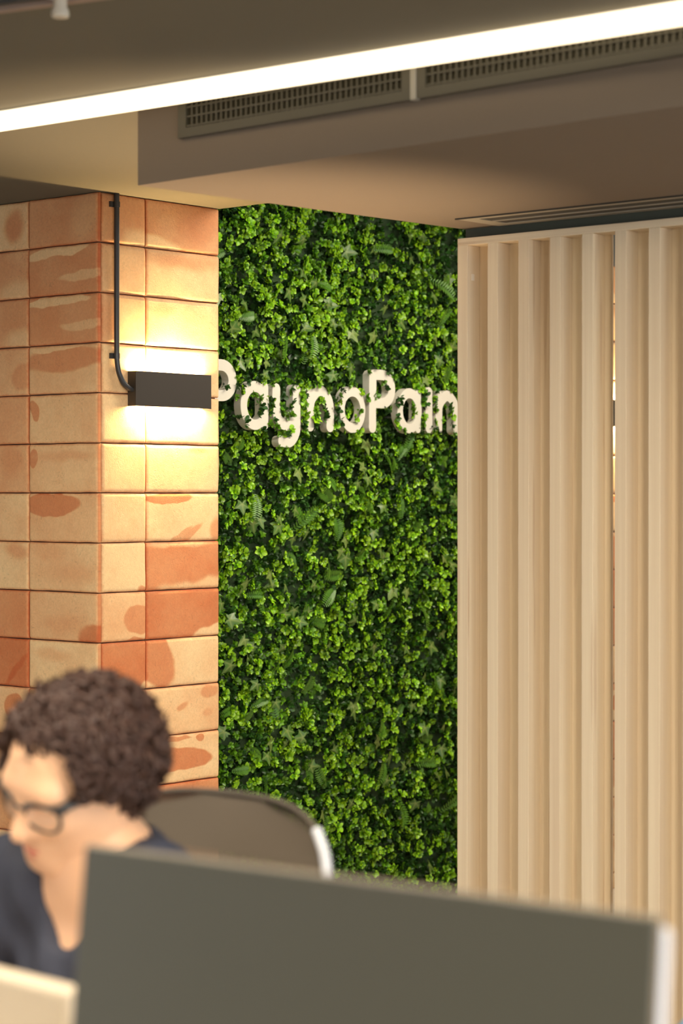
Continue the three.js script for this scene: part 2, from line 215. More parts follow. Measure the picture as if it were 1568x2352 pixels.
{
  mesh('core', box(0.0125, 0.530, 0, CEIL, -0.64, -0.0125), M.grout, column);
  const mats = {}, rows = 17, GAP = 0.0016;
  const mat = (kind, row) => mats[kind + row % 13] ??= std({ map: tileTexture(kind, row % 13, 100 + row % 13 * 7 + kind.charCodeAt(0)), roughness: 0.78, bumpMap: clayBump, bumpScale: 0.0009 });
  const runs = [['L', 0.0, 0.3215], ['M', 0.3215, 0.643]];   // left face, measured from the corner backwards
  const front = [['H', 0.0150, 0.2065], ['F', 0.2065, 0.5387]];
  for (let r = 0; r < rows; r++) {
    const top = CEIL - r * TILE_H, y0 = Math.max(0, top - TILE_H) + GAP, h = top - GAP - y0; if (h < 0.02) continue;
    const side = r < 2 ? 0 : r > 4 ? 0.0 : 0.0;
    for (const [k, a, b] of front) { const m = mesh('tile', tileGeometry(b - a - GAP * 2, h, 0.0145, 1000 + r * 10 + k.charCodeAt(0)), mat(k, r), column); m.position.set(a + GAP, y0, -0.0135 + side); }
    for (const [k, a, b] of runs) { const m = mesh('tile', tileGeometry(b - a - GAP * 2, h, 0.0145, 3000 + r * 10 + k.charCodeAt(0)), mat(k, r), column); m.rotation.y = -Math.PI / 2; m.position.set(0.0135, y0, -b + GAP); }
  }
}
const COLUMN_PITCH = 2.6;
const column2 = column.clone(); column2.name = 'column_001'; column2.position.x = COLUMN_PITCH; column2.userData.label = 'second tiled column, glimpsed through the slit in the slatted partition'; scene.add(column2);

// sconce and conduit
function sconce(dx, label) {
  const t = thing('wall_sconce', label, 'wall light', [0.1246 + dx, 1.8815, 0.002]);
  const W = 0.3365, H = 0.109, D = 0.0365;
  mesh('front_plate', box(0, W, 0, H, D - 0.003, D, 0.001), M.black, t);
  for (const x of [0, W - 0.003]) mesh('end_cap', box(x, x + 0.003, 0, H, 0, D - 0.003), M.black, t);
  mesh('back_plate', box(0.003, W - 0.003, 0.03, H - 0.03, 0, 0.003), M.black, t);
  mesh('light_tray', box(0.003, W - 0.003, 0.024, H - 0.024, 0.003, D - 0.003), M.black, t);
  const glow = std({ color: rgb(0.9, 0.85, 0.7), emissive: rgb(1, 0.75, 0.4), emissiveIntensity: 9, roughness: 0.5 });
  mesh('upper_diffuser', box(0.018, W - 0.018, H - 0.024, H - 0.0075, 0.008, 0.028), glow, t);
  mesh('lower_diffuser', box(0.018, W - 0.018, 0.010, 0.0235, 0.008, 0.028), glow, t);
  for (const [y, rx, p] of [[H - 0.006, Math.PI / 2, SCONCE_UP], [0.0085, -Math.PI / 2, SCONCE_DOWN]]) { const l = new THREE.RectAreaLight(AMBER, p, W - 0.036, 0.02); l.position.set(W / 2, y, 0.018); l.rotation.x = rx; t.add(l); }
  return t;
}
sconce(0, 'black up-and-down wall light on the tiled column, lighting the tiles above and below');
sconce(COLUMN_PITCH, 'wall light on the second column, glimpsed through the partition slit');
function conduit(dx, label) {
  const t = thing('cable_conduit', label, 'conduit', [0.069 + dx, 0, 0.0115]);
  mesh('pipe', tube([[0, CEIL, 0], [0, 2.4, 0], [-0.0005, 2.2, 0], [0.0, 2.06, 0], [0.0005, 2.02, 0.001], [0.006, 1.985, 0.003], [0.020, 1.955, 0.006], [0.040, 1.938, 0.009], [0.060, 1.932, 0.010]], 0.0085, 80, 14), M.blackPlastic, t);
  for (const y of [2.495, 2.026]) { const c = new THREE.Group(); mesh('clip', merge([box(-0.023, -0.008, y, y + 0.017, -0.0105, -0.004), box(0.008, 0.014, y, y + 0.017, -0.0105, -0.004), (() => { const g = new THREE.CylinderGeometry(0.0105, 0.0105, 0.017, 16, 1, false); g.translate(0, y + 0.0085, 0); return g; })()]), M.blackPlastic, t); }
  return t;
}
conduit(0, 'black cable conduit running from the ceiling down the column into the wall light');
conduit(COLUMN_PITCH, 'black conduit on the second column behind the partition');

// ------------------------------------------------------------------ slatted partition
const woodTex = (seed, a, b) => texture(256, 1024, (u, v) => {
  const warp = u + 0.05 * (fbm(u * 3, v * 2.2, seed, 3) - 0.5), fine = noise2(warp * 150, v * 7, seed + 1) - 0.5, mid = fbm(warp * 26, v * 2.4, seed + 2, 3) - 0.5, broad = fbm(warp * 5, v * 1.1, seed + 3, 2) - 0.5, knot = smooth(0.7, 0.85, fbm(warp * 9, v * 3, seed + 4, 3));
  const t = clamp(0.36 + 0.12 * fine + 0.34 * mid + 0.5 * broad + 0.5 * knot); return [0, 1, 2].map((k) => mix(a[k], b[k], t) / 255); }, true);
const woodMats = [11, 32, 57].map((s) => { const t = woodTex(s, [233, 218, 188], [203, 179, 148]); t.wrapS = t.wrapT = THREE.MirroredRepeatWrapping; t.repeat.set(4, 0.55); return std({ map: t, roughness: 0.62, bumpMap: t, bumpScale: 0.0003 }); });
{
  const t = thing('slatted_partition', 'tall pale wood partition of vertical slats standing right of the leaf wall', 'partition', [0.24, 0, 1.2087]);
  const P = 0.1047, W = 0.0355, D = 0.0565, TOP = 2.3205, N = 19, end = P * (N - 1) + W, R = rng(5);
  const shift = (g) => { const uv = g.attributes.uv, a = R(), b = R() * 3; for (let i = 0; i < uv.count; i++) uv.setXY(i, uv.getX(i) + a, uv.getY(i) + b); return g; };
  mesh('top_rail', (() => { const g = box(0, D + 0.012, TOP - 0.0205, TOP, 0, end, 0.0012), uv = g.attributes.uv; for (let i = 0; i < uv.count; i++) { const u = uv.getX(i); uv.setXY(i, uv.getY(i), u); } return g; })(), woodMats[0], t);
  mesh('bottom_rail', box(0, D + 0.012, 0, 0.06, 0, end, 0.0012), woodMats[1], t);
  for (let i = 0; i < N; i++) mesh('slat', shift(box(0, D, 0.06, TOP - 0.0205, i * P, i * P + W, 0.0012)), woodMats[i % 3], t);
  const slit = 5 * P - 0.0385;
  mesh('back_panel', shift(box(D, D + 0.012, 0.06, TOP - 0.0205, 0, slit - 0.0108)), woodMats[1], t);
  mesh('back_panel', shift(box(D, D + 0.012, 0.06, TOP - 0.0205, slit + 0.014, end)), woodMats[2], t);
  mesh('screw_cap', box(0.018, 0.030, 2.203, 2.221, W - 0.0005, W + 0.0015, 0.0006), M.cream, t).userData.label = 'small square screw cap';
}

// ------------------------------------------------------------------ raised letters on the leaf wall
const LZ = -0.36, LD = 0.034, BASE = 1.8385;
const P2 = (a) => a.map((p) => new THREE.Vector2(...p));
function ellipsePts(cx, cy, rx, ry, a0 = 0, a1 = Math.PI * 2, n = 48) { const r = []; for (let i = 0; i <= n; i++) { const a = a0 + (a1 - a0) * i / n; r.push([cx + rx * Math.cos(a), cy + ry * Math.sin(a)]); } return r; }
function strokePts(center, w) { // outline of a round-capped stroke along a polyline
  const c = new THREE.CatmullRomCurve3(center.map((p) => new THREE.Vector3(p[0], p[1], 0)), false, 'centripetal').getPoints(60), n = c.length, L = [], Rr = [], dir = (i) => { const a = c[Math.max(0, i - 1)], b = c[Math.min(n - 1, i + 1)], l = Math.hypot(b.x - a.x, b.y - a.y); return [(b.x - a.x) / l, (b.y - a.y) / l]; };
  for (let i = 0; i < n; i++) { const [dx, dy] = dir(i); L.push([c[i].x - dy * w / 2, c[i].y + dx * w / 2]); Rr.push([c[i].x + dy * w / 2, c[i].y - dx * w / 2]); }
  const cap = (p, d, k) => { const a = Math.atan2(d[1], d[0]), o = []; for (let i = 1; i < 10; i++) { const q = a + k * Math.PI / 2 - k * Math.PI * i / 10; o.push([p.x + Math.cos(q) * w / 2, p.y + Math.sin(q) * w / 2]); } return o; };
  const [d1, d0] = [dir(n - 1), dir(0)];
  return [...L, ...cap(c[n - 1], d1, 1), ...Rr.reverse(), ...cap(c[0], [-d0[0], -d0[1]], 1)];
}
function shape(outer, hole) { const s = new THREE.Shape(P2(outer)); if (hole) s.holes.push(new THREE.Path(P2([...hole].reverse()))); return s; }
const S = 0.042;
const GLYPH = {
  P: () => [shape([[0, 0.02], ...ellipsePts(S / 2, S / 2, S / 2, S / 2, Math.PI, Math.PI * 2, 16).slice(1), [S, 0.095], ...ellipsePts(0.082, 0.1685, 0.075, 0.0735, -Math.PI / 2, Math.PI / 2, 28), [0.03, 0.242], [0.012, 0.236], [0.002, 0.222]],
    [[S + 0.002, 0.134], ...ellipsePts(0.078, 0.168, 0.037, 0.034, -Math.PI / 2, Math.PI / 2, 20), [S + 0.002, 0.202]])],
  a: () => [shape(ellipsePts(0.075, 0.0855, 0.075, 0.0875), ellipsePts(0.0755, 0.084, 0.0415, 0.0495)), shape(strokePts([[0.1275, 0.018], [0.1275, 0.08], [0.1275, 0.152]], 0.036))],
  y: () => [shape(strokePts([[0.021, 0.148], [0.021, 0.085], [0.032, 0.04], [0.075, 0.02], [0.118, 0.04], [0.1305, 0.085], [0.1305, 0.148]], S)), shape(strokePts([[0.1305, 0.148], [0.1305, 0.06], [0.127, -0.005], [0.098, -0.038], [0.052, -0.04]], S))],
  n: () => [shape(strokePts([[0.0215, 0.02], [0.0215, 0.08], [0.0215, 0.148]], S)), shape(strokePts([[0.0215, 0.06], [0.028, 0.115], [0.075, 0.151], [0.124, 0.118], [0.133, 0.07], [0.133, 0.02]], S))],
  o: () => [shape(ellipsePts(0.074, 0.0855, 0.0745, 0.0875), ellipsePts(0.0745, 0.0855, 0.0455, 0.0495))],
  i: () => [shape(strokePts([[0.021, 0.021], [0.021, 0.08], [0.021, 0.160]], S))],
};
const letterPolys = [];
[['P', 0.8445, 0, 'cream raised letter P half hidden behind the tiled column'], ['a', 1.021, 0, 'cream raised letter a right after the half hidden P'], ['y', 1.188, 0, 'cream raised letter y with its tail below the line'], ['n', 1.372, 0, 'cream raised letter n between the y and the o'],
  ['o', 1.559, 0.001, 'cream raised letter o in the middle of the sign'], ['P', 1.729, 0.002, 'cream raised letter P, whole, after the o'], ['a', 1.899, 0.007, 'cream raised letter a after the whole P'], ['i', 2.074, 0.008, 'cream raised letter i, a plain upright without a dot'], ['n', 2.136, 0.008, 'cream raised letter n cut off by the slatted partition']].forEach(([ch, x, dy, label]) => {
  const shapes = GLYPH[ch](), t = thing('sign_letter', label, 'letter', [x, BASE + dy, LZ - LD], 0, 'raised letters on the leaf wall');
  const gs = shapes.map((s, k) => { const g = new THREE.ExtrudeGeometry(s, { depth: LD - 0.002 - k * 0.00012, bevelEnabled: true, bevelThickness: 0.001, bevelSize: 0.001, bevelOffset: -0.001, bevelSegments: 2, curveSegments: 4 }); g.translate(0, 0, 0.001); return g; });
  mesh('letter_body', merge(gs), M.letter, t);
  mesh('standoff', rod([0.021, 0.06, 0.002], [0.021, 0.06, -0.09], 0.005, 8), M.steel, t);
  for (const s of shapes) letterPolys.push({ o: s.getPoints().map((p) => [p.x + x, p.y + BASE + dy]), h: s.holes.map((q) => q.getPoints().map((p) => [p.x + x, p.y + BASE + dy])) });
});
const inPoly = (p, x, y) => { let c = false; for (let i = 0, j = p.length - 1; i < p.length; j = i++) if ((p[i][1] > y) !== (p[j][1] > y) && x < (p[j][0] - p[i][0]) * (y - p[i][1]) / (p[j][1] - p[i][1]) + p[i][0]) c = !c; return c; };
const onLetter = (x, y) => y > 1.74 && y < 2.1 && letterPolys.some((l) => inPoly(l.o, x, y) && !l.h.some((h) => inPoly(h, x, y)));
const nearLetter = (x, y, r) => { for (let a = 0; a < 8; a++) if (onLetter(x + r * Math.cos(a * 0.785), y + r * Math.sin(a * 0.785))) return true; return onLetter(x, y); };

// ------------------------------------------------------------------ leaf wall
{
  const wall = thing('leaf_wall', 'dense green wall of artificial boxwood, ivy and fern leaves between column and partition', 'plant wall', [0, 0, 0]);
  const R = rng(77), X0 = 0.5, X1 = 2.62, Y0 = 0.02, Y1 = 2.78;
  mesh('backing_panel', box(X0, X1, 0, HIGH, -0.498, -0.47), std({ color: rgb(0.045, 0.085, 0.03), roughness: 0.9 }), wall);
  // leaf builders: arrays of positions and colours
  const leafSet = () => ({ p: [], c: [], idx: [] });
  function blade(S, M4, outline, fold, col, tipCol, cup = 0) { // outline: half widths [t, w] along the length; folded along the midrib
    const b = S.p.length / 3, v = new THREE.Vector3(), n = outline.length;
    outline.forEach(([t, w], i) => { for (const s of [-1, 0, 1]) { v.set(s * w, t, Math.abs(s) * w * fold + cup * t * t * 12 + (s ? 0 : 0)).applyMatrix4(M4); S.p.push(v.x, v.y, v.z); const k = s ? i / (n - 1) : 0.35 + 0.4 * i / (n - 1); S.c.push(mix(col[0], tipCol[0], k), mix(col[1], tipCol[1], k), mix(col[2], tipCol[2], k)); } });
    for (let i = 0; i < n - 1; i++) for (const s of [0, 1]) { const a = b + i * 3 + s, d = a + 3; S.idx.push(a, a + 1, d, a + 1, d + 1, d); }
  }
  function geo(S) { const g = new THREE.BufferGeometry(); g.setAttribute('position', new THREE.Float32BufferAttribute(S.p, 3)); g.setAttribute('color', new THREE.Float32BufferAttribute(S.c, 3)); g.setIndex(S.idx); g.computeVertexNormals(); return g; }
  const E = new THREE.Euler(), Q = new THREE.Quaternion(), place = (az, el, roll, len, off = 0) => { // leaf grows from the origin: el = lift from the wall towards the viewer
    const m = new THREE.Matrix4(), a = new THREE.Matrix4().makeRotationZ(az), b = new THREE.Matrix4().makeRotationX(el), c = new THREE.Matrix4().makeRotationY(roll);
    m.multiply(a).multiply(b).multiply(new THREE.Matrix4().makeTranslation(0, off, 0)).multiply(c).multiply(new THREE.Matrix4().makeScale(len, len, len)); return m; };
  const OVAL = [[0, 0.06], [0.25, 0.24], [0.55, 0.36], [0.82, 0.26], [1, 0.03]], ROUND = [[0, 0.08], [0.3, 0.36], [0.65, 0.47], [0.9, 0.3], [1, 0.05]], LANCE = [[0, 0.04], [0.35, 0.19], [0.7, 0.16], [1, 0.01]];
  const vary = (c, k) => { const f = 1 + (R() - 0.5) * k; return c.map((q) => q * f); };
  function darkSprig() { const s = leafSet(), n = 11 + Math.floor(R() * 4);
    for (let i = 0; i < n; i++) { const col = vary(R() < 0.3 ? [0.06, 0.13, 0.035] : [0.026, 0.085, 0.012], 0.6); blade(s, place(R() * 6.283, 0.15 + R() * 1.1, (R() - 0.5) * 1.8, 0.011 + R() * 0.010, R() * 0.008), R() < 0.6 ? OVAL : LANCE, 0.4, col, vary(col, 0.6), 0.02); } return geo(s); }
  function midSprig() { const s = leafSet(), n = 10 + Math.floor(R() * 4);
    for (let i = 0; i < n; i++) { const col = vary([0.055, 0.17, 0.006], 0.5); blade(s, place(i * 2.4 + R(), 0.25 + R() * 1.0, (R() - 0.5) * 1.4, 0.010 + R() * 0.008, 0.004 * R()), R() < 0.75 ? OVAL : LANCE, 0.45, col, vary([0.14, 0.33, 0.008], 0.6), -0.015); } return geo(s); }
  function brightSprig() { const s = leafSet(), n = 5 + Math.floor(R() * 3), a0 = R() * 6;
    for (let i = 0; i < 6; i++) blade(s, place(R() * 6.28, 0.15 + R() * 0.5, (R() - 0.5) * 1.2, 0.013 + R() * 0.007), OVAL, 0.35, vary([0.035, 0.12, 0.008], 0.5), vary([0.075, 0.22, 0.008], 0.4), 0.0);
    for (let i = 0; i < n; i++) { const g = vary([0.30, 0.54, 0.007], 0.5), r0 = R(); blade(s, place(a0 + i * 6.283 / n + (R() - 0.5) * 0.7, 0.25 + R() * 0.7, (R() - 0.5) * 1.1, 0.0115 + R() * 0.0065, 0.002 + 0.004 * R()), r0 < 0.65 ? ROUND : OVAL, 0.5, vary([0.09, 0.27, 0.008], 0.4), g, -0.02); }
    for (let i = 0; i < 3; i++) blade(s, place(a0 + i * 2.1 + 0.6, 0.95 + R() * 0.4, 0, 0.008 + R() * 0.003, 0), OVAL, 0.6, [0.22, 0.46, 0.01], [0.40, 0.62, 0.012], 0); return geo(s); }
  function fern() { const s = leafSet(), L = 0.075 + R() * 0.035, n = 13; const bend = (R() - 0.5) * 0.6;
    for (let i = 0; i < n; i++) { const t = (i + 1) / n, y = t * L, w = 0.020 * Math.sin(Math.PI * Math.pow(1 - t, 0.7) * 0.85 + 0.15) + 0.003, z = 0.016 * Math.sin(t * 2.6);
      for (const sgn of [-1, 1]) { const m = new THREE.Matrix4().makeTranslation(bend * y * t, y, z).multiply(new THREE.Matrix4().makeRotationZ(-sgn * 1.12)).multiply(new THREE.Matrix4().makeRotationX(0.15)).multiply(new THREE.Matrix4().makeScale(w, w, w)); const c = vary([0.05, 0.15, 0.010], 0.4); blade(s, m, [[0, 0.1], [0.5, 0.17], [1, 0.02]], 0.3, c, vary([0.09, 0.22, 0.012], 0.3)); } }
    return geo(s); }
  function ivy() { // five pointed lobes, pale veins near the base, gently curled
    const pts = [], lobes = [[-2.25, 0.56], [-1.08, 0.86], [0, 1.12], [1.08, 0.86], [2.25, 0.56]]; const gaps = [0.46, 0.56, 0.56, 0.46]; const jit = () => 1 + (R() - 0.5) * 0.16;
    pts.push([-2.9, 0.16]); lobes.forEach(([a, r], i) => { const q = r * jit(); pts.push([a - 0.25, q * 0.72], [a, q], [a + 0.25, q * 0.72]); if (i < 4) pts.push([(a + lobes[i + 1][0]) / 2, gaps[i]]); }); pts.push([2.9, 0.16]);
    const p = [], c = [], idx = [], light = R(), base = light < 0.6 ? [0.05, 0.135, 0.014] : [0.12, 0.20, 0.035], vein = [0.29, 0.35, 0.11], curl = (R() - 0.3) * 0.5, put = (a, r, k) => { const x = Math.sin(a) * r, y = Math.cos(a) * r; p.push(x, y, -curl * r * r * 0.55 + 0.10 * Math.cos(a * 2.6) * r); const q = vary(base, 0.25), kk = Math.max(k, 0); c.push(mix(q[0], vein[0], kk), mix(q[1], vein[1], kk), mix(q[2], vein[2], kk)); };
    put(0, 0, 0.75); const n = pts.length; for (const [a, r] of pts) put(a, r * 0.5, lobes.some((l) => Math.abs(l[0] - a) < 0.1) ? 0.55 : 0.12); for (const [a, r] of pts) put(a, r, lobes.some((l) => Math.abs(l[0] - a) < 0.1) ? 0.2 : 0);
    for (let i = 0; i < n - 1; i++) { idx.push(0, 2 + i, 1 + i, 1 + i, 2 + i, 1 + n + i, 2 + i, 2 + n + i, 1 + n + i); }
    const g = new THREE.BufferGeometry(); g.setAttribute('position', new THREE.Float32BufferAttribute(p, 3)); g.setAttribute('color', new THREE.Float32BufferAttribute(c, 3)); g.setIndex(idx); g.computeVertexNormals(); return g; }
  const leafMat = new THREE.MeshPhysicalMaterial({ vertexColors: true, side: THREE.DoubleSide, roughness: 0.34 }), ivyMat = new THREE.MeshPhysicalMaterial({ vertexColors: true, side: THREE.DoubleSide, roughness: 0.4 });
  const dark = [0, 1, 2, 3, 4].map(darkSprig), mid = [0, 1, 2, 3].map(midSprig), bright = [0, 1, 2, 3, 4, 5].map(brightSprig), ferns = [0, 1, 2].map(fern), ivies = [0, 1, 2, 3, 4, 5].map(ivy);
  const dummy = new THREE.Object3D();
  function pose(o, x, y, z, tilt, scale) { o.position.set(x, y, z); o.rotation.set((R() - 0.5) * tilt, (R() - 0.5) * tilt, R() * 6.283, 'YXZ'); o.scale.setScalar(scale); return o; }
  const depth = (x, y) => -0.425 + 0.035 * (fbm(x * 7, y * 7, 21, 3) - 0.5) + 0.02 * (fbm(x * 22, y * 22, 24, 2) - 0.5);
  const masses = { dark: [], mid: [], bright: [] };
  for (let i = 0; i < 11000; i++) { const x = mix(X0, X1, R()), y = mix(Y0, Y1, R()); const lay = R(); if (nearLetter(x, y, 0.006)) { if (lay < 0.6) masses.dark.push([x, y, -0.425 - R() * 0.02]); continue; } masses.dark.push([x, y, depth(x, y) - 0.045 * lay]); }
  for (let i = 0; i < 6200; i++) { const x = mix(X0, X1, R()), y = mix(Y0, Y1, R()); if (nearLetter(x, y, R() < 0.75 ? 0.006 : 0.001) && R() < 0.97) continue; if (fbm(x * 6, y * 6, 33, 2) + R() * 0.5 < 0.62) continue; masses.mid.push([x, y, depth(x, y) + 0.002 - 0.02 * R()]); }
  for (let i = 0; i < 4300; i++) { const x = mix(X0, X1, R()), y = mix(Y0, Y1, R()); if (nearLetter(x, y, R() < 0.5 ? 0.014 : 0.004) && R() < 0.97) continue; if (fbm(x * 8, y * 8, 43, 3) + R() * 0.55 < 0.74) continue; masses.bright.push([x, y, depth(x, y) + 0.006 + 0.012 * R()]); }
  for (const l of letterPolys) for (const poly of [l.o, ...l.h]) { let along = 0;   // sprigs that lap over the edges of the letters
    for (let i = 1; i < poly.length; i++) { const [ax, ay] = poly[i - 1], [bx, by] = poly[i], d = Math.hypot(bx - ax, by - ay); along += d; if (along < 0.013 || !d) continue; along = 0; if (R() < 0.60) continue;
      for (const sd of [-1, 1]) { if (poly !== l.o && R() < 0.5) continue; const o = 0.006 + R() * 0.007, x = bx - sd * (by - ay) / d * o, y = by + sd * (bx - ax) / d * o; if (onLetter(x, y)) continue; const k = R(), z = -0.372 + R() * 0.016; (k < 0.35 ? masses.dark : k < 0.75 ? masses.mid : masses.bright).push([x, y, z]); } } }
  const seen = ([x, y]) => x > 0.9 && x < 2.4 && y > 0.3 && y < 2.56;
  function instanced(name, geos, list, scale) { // the mass of one kind as one part
    const per = geos.map(() => []); list.forEach((q, i) => per[i % geos.length].push(q));
    const bag = geos.length > 1 ? new THREE.Group() : wall; if (bag !== wall) { bag.name = name; bag.userData.kind = 'stuff'; wall.add(bag); }
    per.forEach((l, k) => { const im = new THREE.InstancedMesh(geos[k], leafMat, l.length), col = new THREE.Color(); im.name = geos.length > 1 ? pieceName('cluster', bag) : name; im.userData.kind = 'stuff'; im.castShadow = im.receiveShadow = true;
      l.forEach(([x, y, z], i) => { pose(dummy, x, y, z, 1.0, scale * (0.8 + R() * 0.5)); dummy.updateMatrix(); im.setMatrixAt(i, dummy.matrix); const f = 0.65 + R() * 0.7; col.setRGB(f, f * (0.92 + R() * 0.16), f); im.setColorAt(i, col); }); bag.add(im); });
  }
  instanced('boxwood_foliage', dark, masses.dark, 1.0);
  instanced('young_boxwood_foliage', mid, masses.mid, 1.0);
  const front = masses.bright.filter(seen), parts = front.filter((q, i) => i % Math.ceil(front.length / 290) === 0).slice(0, 300), inParts = new Set(parts);
  for (const [x, y, z] of parts) pose(mesh('boxwood_sprig', bright[Math.floor(R() * 6)], leafMat, wall), x, y, z, 0.9, 0.85 + R() * 0.45);
  instanced('boxwood_sprigs', bright, masses.bright.filter((q) => !inParts.has(q)), 1.0);
  for (let i = 0; i < 420; i++) { const x = mix(X0, X1, R()), y = mix(Y0, Y1, R()); if (nearLetter(x, y, 0.035) && R() < 0.75) continue; if (!seen([x, y]) && R() < 0.6) continue; if (wall.userData.__n.fern_frond > 130) break; pose(mesh('fern_frond', ferns[i % 3], leafMat, wall), x, y, depth(x, y) + 0.004, 0.9, 0.8 + R() * 0.5); }
  for (let i = 0; i < 700; i++) { const x = mix(X0, X1, R()), y = mix(Y0, Y1, R()); if (nearLetter(x, y, 0.03) && R() < 0.8) continue; if (!seen([x, y]) && R() < 0.6) continue; if (wall.userData.__n.ivy_leaf > 200) break; const m = mesh('ivy_leaf', ivies[i % 6], ivyMat, wall); pose(m, x, y, depth(x, y) + 0.016 + R() * 0.016, 1.0, 0.031 + R() * 0.016); m.rotation.z = Math.PI + (R() - 0.5) * 3.2; }
}

{ // uplighter on the floor before the column: it warms the underside of the beam
  const t = thing('floor_uplighter', 'small floor uplighter before the tiled column, below the picture', 'light', [-0.45, 0, 1.2]), d = new THREE.Vector3(-0.05, 2.2, -0.12).normalize(), q = new THREE.Quaternion().setFromUnitVectors(new THREE.Vector3(0, 1, 0), d);
  mesh('base_plate', new THREE.CylinderGeometry(0.07, 0.075, 0.012, 28).translate(0, 0.006, 0), M.blackPlastic, t);
  const can = new THREE.LatheGeometry([[0.001, 0], [0.045, 0], [0.05, 0.01], [0.05, 0.09], [0.046, 0.09], [0.044, 0.07], [0.001, 0.068]].map((p) => new THREE.Vector2(...p)), 28); can.applyQuaternion(q); can.translate(0, 0.03, 0); mesh('can', can, M.blackPlastic, t);
  const lens = new THREE.CylinderGeometry(0.043, 0.043, 0.004, 24); lens.translate(0, 0.075, 0); lens.applyQuaternion(q); lens.translate(0, 0.03, 0); mesh('lamp_lens', lens, std({ color: rgb(0.9, 0.85, 0.7), emissive: rgb(1, 0.75, 0.45), emissiveIntensity: 3 }), t);
  const l = new THREE.SpotLight(new THREE.Color().setRGB(1, 0.72, 0.44), 26, 0, 0.42, 1, 2); l.position.copy(d).multiplyScalar(0.10).add(new THREE.Vector3(0, 0.03, 0)); l.target.position.copy(d).multiplyScalar(2); l.shadow.radius = 2; t.add(l); t.add(l.target);
}

// ------------------------------------------------------------------ desks and screens
const deskMat = std({ color: rgb(0.74, 0.70, 0.62), roughness: 0.5 });
{
  const t = thing('desk', 'pale bench desk carrying the screens, below the picture', 'desk', [-3.2, 0, 3.55]);
  mesh('top', box(-0.55, 0.50, 0.715, 0.74, -1.3, 1.5, 0.004), deskMat, t);
  for (const [x, z] of [[-0.48, -1.2], [0.43, -1.2], [-0.48, 1.4], [0.43, 1.4]]) mesh('leg', box(x - 0.025, x + 0.025, 0, 0.715, z - 0.025, z + 0.025, 0.004), M.white, t);
  mesh('crossbar', box(-0.02, 0.02, 0.66, 0.7, -1.2, 1.4), M.white, t);
}
function monitor(name, label, pos, turn, tilt, W, H, T, shell, face, bezel) { // origin on the desk below the middle; screen looks to local +z
  const t = thing(name, label, 'monitor', pos, turn), top = pos.top;
  const c = new THREE.Group(); const yc = pos.h - H / 2;
  const put = (name, g, m) => { g.translate(0, H / 2, 0); g.rotateX(-tilt); g.translate(0, pos.h - H * Math.cos(tilt) - pos[1], -0); return mesh(name, g, m, t); };
  if (bezel.rim) { put('casing', new RoundedBoxGeometry(W, H - 0.012, T - 0.008, 4, bezel.r).translate(0, -0.004, -0.004), shell); put('front_rim', new RoundedBoxGeometry(W - 0.002, H, 0.009, 3, 0.003).translate(0, 0, T / 2 - 0.0045), bezel.rim); }
  else put('casing', new RoundedBoxGeometry(W, H, T, 4, bezel.r), shell);
  put('screen', (() => { const g = new RoundedBoxGeometry(W - bezel.w * 2, H - bezel.w * 2, 0.004, 2, 0.0015); g.translate(0, 0, T / 2 + 0.0008); return g; })(), face);
  const hinge = pos.h - H * 0.62 - pos[1];
  mesh('stand_neck', merge([box(-0.03, 0.03, 0.008, hinge, -T / 2 - 0.09, -T / 2 - 0.075, 0.003), box(-0.035, 0.035, hinge - 0.04, hinge + 0.04, -T / 2 - 0.09, -T / 2 + 0.004, 0.006)]), shell, t);
  mesh('stand_foot', box(-0.12, 0.12, 0, 0.009, -0.19, 0.05, 0.004), shell, t);
  return t;
}
{
  const p = [-3.155, 0.74, 3.678]; p.h = 1.2598;
  monitor('monitor', 'large switched-off dark screen with white casing in the foreground', p, -Math.PI / 2 + 0.081, 0.113, 0.626, 0.40, 0.028, M.shell, M.screen, { r: 0.007, w: 0.002, rim: std({ color: rgb(0.16, 0.12, 0.075), roughness: 0.5 }) });
  const q = [-3.075, 0.74, 3.012]; q.h = 1.106;
  monitor('monitor', 'cream-backed rounded screen at the bottom left, in front of the seated woman', q, Math.PI / 2 - 0.07, 0.05, 0.60, 0.34, 0.030, M.sand, M.screen, { r: 0.009, w: 0.008 });
}

